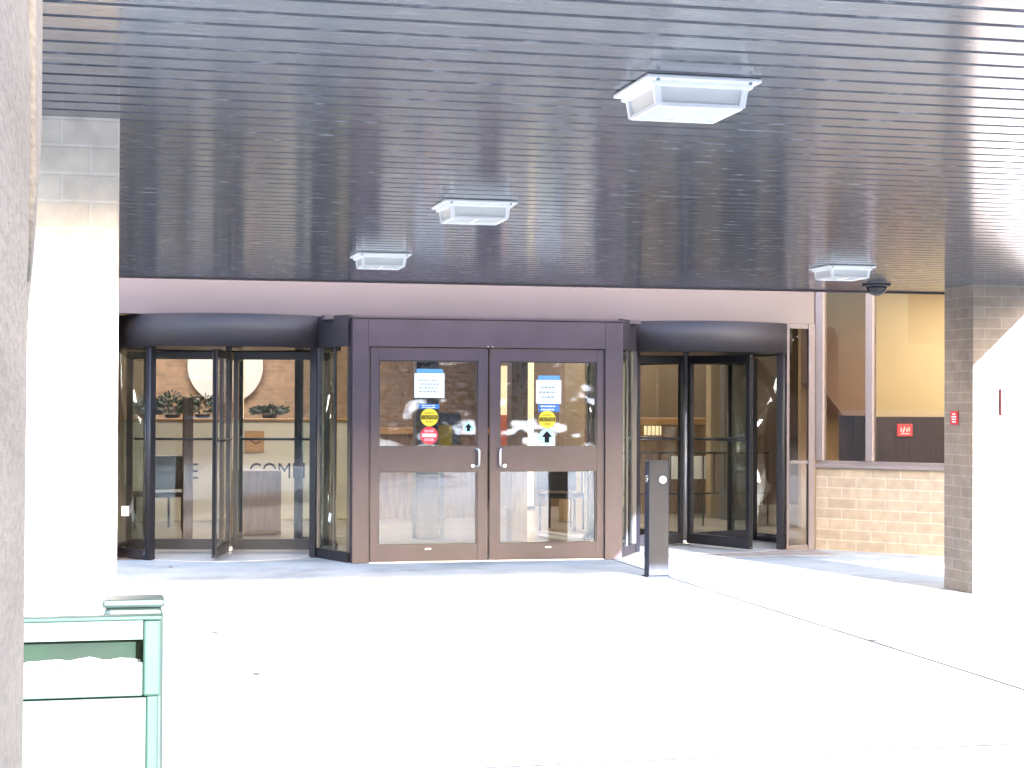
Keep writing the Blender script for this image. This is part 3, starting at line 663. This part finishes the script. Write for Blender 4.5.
B(3.42, 5.0, 23, 23.5, 1.15, 1.235, bev=.006).build('top', M['wood_light'], sh); B(3.45, 4.97, 23.05, 23.45, 0, 1.148).build('front', M['wood'], sh)
sh = thing('lobby_desk', (8, 23.5, 0), 'honey wood ledge over dark panelling seen through right revolving door', 'desk')
B(7.3, 8.62, 23.4, 23.8, 1.28, 1.375, bev=.006).build('top', M['wood_light'], sh); B(7.32, 8.6, 23.45, 23.75, 0, 1.278).build('front', M['wood'], sh)
for x, lb in ((7.48, 'warm glowing box lamp under the ledge left'), (8.42, 'warm glowing box lamp under the ledge right')):
    t = thing('box_lamp', (x, 23.4, 1.13), lb+' in right revolving door', 'lamp', 'box lamps under the ledge')
    B(x-.12, x+.12, 23.38, 23.449, 1.13, 1.262, bev=.004).build('glow_body', M['glow'], t)
    q = MB()
    for k in range(4): q.box(x-.12+.06*k+.02, x-.12+.06*k+.03, 23.372, 23.379, 1.13, 1.262)
    q.build('grille', M['wood_dark'], t)
o = B(7.60, 8.20, 22.9, 23.0, .52, .84, bev=.004).build('display_board', M['paper']); tag(o, 'white panel behind the dark railing in right revolving door', 'panel')
rlg = thing('railing', (7.2, 21, 0), 'dark metal railing with thin balusters in the lobby right', 'railing')
MB().bar((5.6, 21, .945), (8.3, 21, .945), .04, .03).bar((5.6, 21, .42), (8.3, 21, .42), .03, .025).build('rail', M['bronze_dark'], rlg)
for k in range(19):
    x = 5.62+k*.148
    MB().bar((x, 21, .432 if k % 6 else 0), (x, 21, .93), .016).build('baluster', M['bronze_dark'], rlg)
# dark chairs
def chair(x, y, rz, label):
    t = thing('lobby_chair', (x, y, 0), label, 'chair', 'lobby chairs')
    parts = [('seat', B(-.25, .25, -.25, .25, .40, .47, bev=.02)), ('backrest', B(-.25, .25, .22, .28, .50, .92, bev=.02))]
    for sx in (-.22, .22):
        for sy in (-.22, .22): parts.append(('leg', MB().tube([(sx, sy, 0), (sx, sy, .40)], .016, 8)))
    for nme, mb in parts:
        o = mb.build(nme, M['chair']); o.parent = t
    t.rotation_euler = (0, 0, rz)
chair(.50, 21.6, R_(200), 'dark lounge chair in the lobby left of the slim post')
chair(5.4, 20.6, R_(150), 'dark chair in the lobby right of the arrow sticker')
o = B(5.05, 5.32, 22.5, 22.6, .9, 1.42, bev=.01).build('red_board', M['orange']); tag(o, 'dull red board under the glowing column in right door', 'board')
o = B(3.703, 3.886, 20.0, 20.02, 1.05, 1.313).build('yellow_poster', M['yellow']); tag(o, 'yellow poster inside the lobby beside the red sticker', 'poster')
o = B(3.824, 3.98, 20.04, 20.06, 1.345, 1.456).build('orange_poster', M['orange']); tag(o, 'small orange red poster with white lettering above yellow poster', 'poster')
lines(3.84, 3.965, 1.36, 1.44, 2, 20.04, M['paper'], 'text_lines', o, 9)
for x, lb in ((3.703, 'poster stand leg'),):
    o2 = B(3.75, 3.80, 20.03, 20.05, 0, 1.10).build('poster_stand', M['bronze_dark']); tag(o2, 'dark stand carrying the yellow poster', 'stand')
    B(3.70, 4.0, 20.021, 20.0395, 1.08, 1.46).build('board', M['bronze_dark'], o2)

# partition behind the window bay
pw_ = thing('lobby_partition', (10, 20, 0), 'pale yellow lobby wall over dark panelling behind the tall windows', 'wall')
B(9.24, 13.7, 20, 20.15, 1.426, 3.24).build('plaster', plain('golden_plaster', (.60, .47, .26), .7, var=.07, scale=1.2), pw_)
B(9.24, 13.7, 19.98, 20.15, 0, 1.424).build('panelling', M['wood_dark'], pw_)
pb = thing('lobby_partition', (8.9, 20.2, 0), 'brown angled bulkhead wall behind the left tall window', 'wall')
q = MB(); pts = [(8.50, 3.24), (8.50, 1.85), (8.86, 1.44), (9.235, 1.44), (9.235, 3.24)]; n = len(pts)
q.grid([(x, y, z) for y in (19.9, 20.4) for x, z in pts], [tuple(range(n)), tuple(range(2*n-1, n-1, -1))]+[(k, k+n, (k+1) % n+n, (k+1) % n) for k in range(n)])
q.build('bulkhead', plain('bulkhead_brown', (.22, .14, .10), .7, var=.12, scale=2), pb)
B(8.50, 9.02, 20.41, 20.5, 0, 3.2).build('tan_panel', M['tan_wall'], pb)
B(9.021, 9.235, 20.41, 20.5, 0, 3.2).build('dark_panel', M['wood_dark'], pb)
t = thing('red_sign', (9.72, 19.97, 1.18), 'glowing red sign with white lettering on dark panelling behind window', 'sign')
B(9.615, 9.82, 19.95, 19.979, 1.18, 1.335, bev=.004).build('panel', M['exit_red'], t)
q = MB()
for a, z0, z1 in ((9.655, 1.235, 1.29), (9.685, 1.225, 1.27), (9.70, 1.25, 1.30), (9.735, 1.23, 1.285), (9.765, 1.24, 1.295)): q.box(a, a+.016, 19.947, 19.9495, z0, z1)
q.box(9.655, 9.78, 19.947, 19.9495, 1.205, 1.217); q.build('lettering', M['paper'], t)

# lobby ceiling lamps (real lit fixtures)
def lobby_lamp(x, y, sx, sy, power, c, label):
    t = thing('lobby_lamp', (x, y, 3.24), label, 'lamp', 'ceiling lamps inside the lobby')
    B(x-sx/2-.04, x+sx/2+.04, y-sy/2-.04, y+sy/2+.04, 3.2, 3.245).build('housing', M['white_paint'], t)
    ld = bpy.data.lights.new('lobby_light', 'AREA'); ld.shape = 'RECTANGLE'; ld.size = sx; ld.size_y = sy; ld.energy = power; ld.color = c
    lo = bpy.data.objects.new('lobby_light', ld); lo.location = (x, y, 3.19); col.objects.link(lo); lo.parent = t; lo.matrix_parent_inverse = parent_world(t).inverted()
W_ = (1, .84, .62)
lobby_lamp(1.4, 24.9, 3, .5, 17, W_, 'warm ceiling lamp over the reception counter')
lobby_lamp(2.2, 21, 2, .5, 8, W_, 'warm ceiling lamp over the lobby floor behind left door')
lobby_lamp(7.6, 24.3, 2.5, .5, 9, W_, 'warm ceiling lamp over the honey wood ledge')
lobby_lamp(6.2, 21, 2, .5, 4, W_, 'warm ceiling lamp over the lobby floor behind right door')
lobby_lamp(11.0, 18.4, 2.4, .6, 20, (1, .84, .60), 'warm ceiling lamp washing the pale yellow wall')

# ------------------------------------------------------------------ the street behind the camera (seen in reflections)
sb = thing('street_building', (5, -48, 0), 'low brick building across the street', 'building')
B(-40, 55, -60, -48, -.1, 6.6).build('wall', M['house'], sb); B(-40.3, 55.3, -60.3, -47.7, 6.602, 6.9).build('cornice', M['cream'], sb)
for k in range(14):
    x = -36+k*6.5
    for z in (.9, 3.9):
        w = B(x, x+2.6, -47.99, -47.95, z, z+1.9).build('window', M['dome'], sb)
        B(x-.1, x+2.7, -47.99, -47.93, z-.12, z).build('sill', M['white_paint'], w); B(x-.1, x+2.7, -47.99, -47.93, z+1.9, z+2.05).build('lintel', M['white_paint'], w)
def tree(x, y, h, seed, label):
    q = random.Random(seed); t = thing('street_tree', (x, y, -.1), label, 'tree', 'street trees behind the camera')
    tr = MB(); tr.tube([(x, y, -.14), (x+.05, y, h*.35), (x-.05, y+.1, h*.75)], [.17, .12, .05], 10); tips = []
    for k in range(9):
        a = q.uniform(0, 6.28); z0 = h*q.uniform(.3, .65); p = Vector((x, y, z0)); e = p+Vector((math.cos(a), math.sin(a), q.uniform(.5, 1.1)))*h*q.uniform(.18, .3)
        tr.tube([p, (p+e)/2+Vector((0, 0, .1)), e], [.06, .04, .015], 6); tips += [e, (p+e)/2]
    tr.build('trunk', M['bark'], t)
    cr_ = MB()
    for k in range(1500):
        c = q.choice(tips)+Vector((q.gauss(0, .45), q.gauss(0, .45), q.gauss(0, .4))); d = Vector((q.gauss(0, 1), q.gauss(0, 1), q.gauss(0, 1))).normalized(); s = d.orthogonal().normalized(); l = q.uniform(.12, .25)
        cr_.poly([c-d*l/2, c+s*l*.35, c+d*l/2, c-s*l*.35])
    cr_.build('crown', M['leaf_out'], t, fix=False)
for k, (x, y, h) in enumerate(((-9, -22, 6), (-3.5, -24, 6.4), (4, -23, 5.8), (10, -25, 6.5), (17, -22, 6))): tree(x, y, h, 40+k, 'leafy street tree standing across the road from the canopy')

o = B(.68, 1.14, -2.2, -1.8, -.02, 3.9, bev=.02).build('sun_block_pier', M['cast']); tag(o, 'added grey pier behind the viewpoint, keeping sun off the near column', 'pier')  # unseen pier, added to block sun from the near concrete column
def shade_tree(x, y):  # tree added out of view to block sun from the bay wall
    q = random.Random(91); t = thing('added_shade_tree', (x, y, 0), 'added unseen tree beside the canopy, keeping sun off the window bay', 'tree')
    MB().tube([(x, y, -.1), (x+.03, y, 2), (x, y+.05, 4)], [.11, .09, .03], 10).build('trunk', M['bark'], t); mb = MB()
    for k in range(9500):
        c = Vector((x+q.uniform(-.95, 1.1), y+q.uniform(-.8, .8), q.uniform(1.75, 5.6)))
        if (abs(c.x-x)/1.15)**2+(abs(c.y-y)/.95)**2 > 1.05: continue
        d = Vector((q.gauss(0, 1), q.gauss(0, 1), q.gauss(0, 1))).normalized(); sv = d.orthogonal().normalized(); l = q.uniform(.10, .22)
        mb.poly([c-d*l/2, c+sv*l*.35, c+d*l/2, c-sv*l*.35])
    mb.build('crown', M['leaf_out'], t, fix=False)
shade_tree(9.75, 8.5)

# ------------------------------------------------------------------ light
EL, AZ = 11.9, 13.0         # sun low behind the camera, slightly to the right
sd = bpy.data.lights.new('sun', 'SUN'); sd.energy = 2.5; sd.angle = R_(.5); sd.color = (1, .96, .90)
so = bpy.data.objects.new('sun', sd); col.objects.link(so)
to_sun = Vector((math.sin(R_(AZ))*math.cos(R_(EL)), -math.cos(R_(AZ))*math.cos(R_(EL)), math.sin(R_(EL))))
so.rotation_euler = to_sun.to_track_quat('Z', 'Y').to_euler()
w = bpy.data.worlds.new('World'); scn.world = w; w.use_nodes = True; nt = w.node_tree
bg = nt.nodes['Background']; sk = nt.nodes.new('ShaderNodeTexSky'); sk.sky_type = 'NISHITA'; sk.sun_disc = False
sk.sun_elevation = R_(EL); sk.sun_rotation = R_(180-AZ); sk.air_density = 1; sk.dust_density = 4; sk.ozone_density = .6
nt.links.new(sk.outputs[0], bg.inputs[0]); bg.inputs[1].default_value = .15

scn.view_settings.view_transform = 'Standard'; scn.view_settings.look = 'None'; scn.view_settings.gamma = 1
scn.view_settings.exposure = 3.75
scn.view_settings.use_white_balance = True; scn.view_settings.white_balance_temperature = 5350; scn.view_settings.white_balance_tint = 15
scn.render.engine = 'CYCLES'
cy = scn.cycles; cy.max_bounces = 10; cy.diffuse_bounces = 5; cy.glossy_bounces = 4; cy.transmission_bounces = 6; cy.transparent_max_bounces = 40
cy.sample_clamp_indirect = 4; cy.use_denoising = True; cy.caustics_reflective = False; cy.caustics_refractive = False
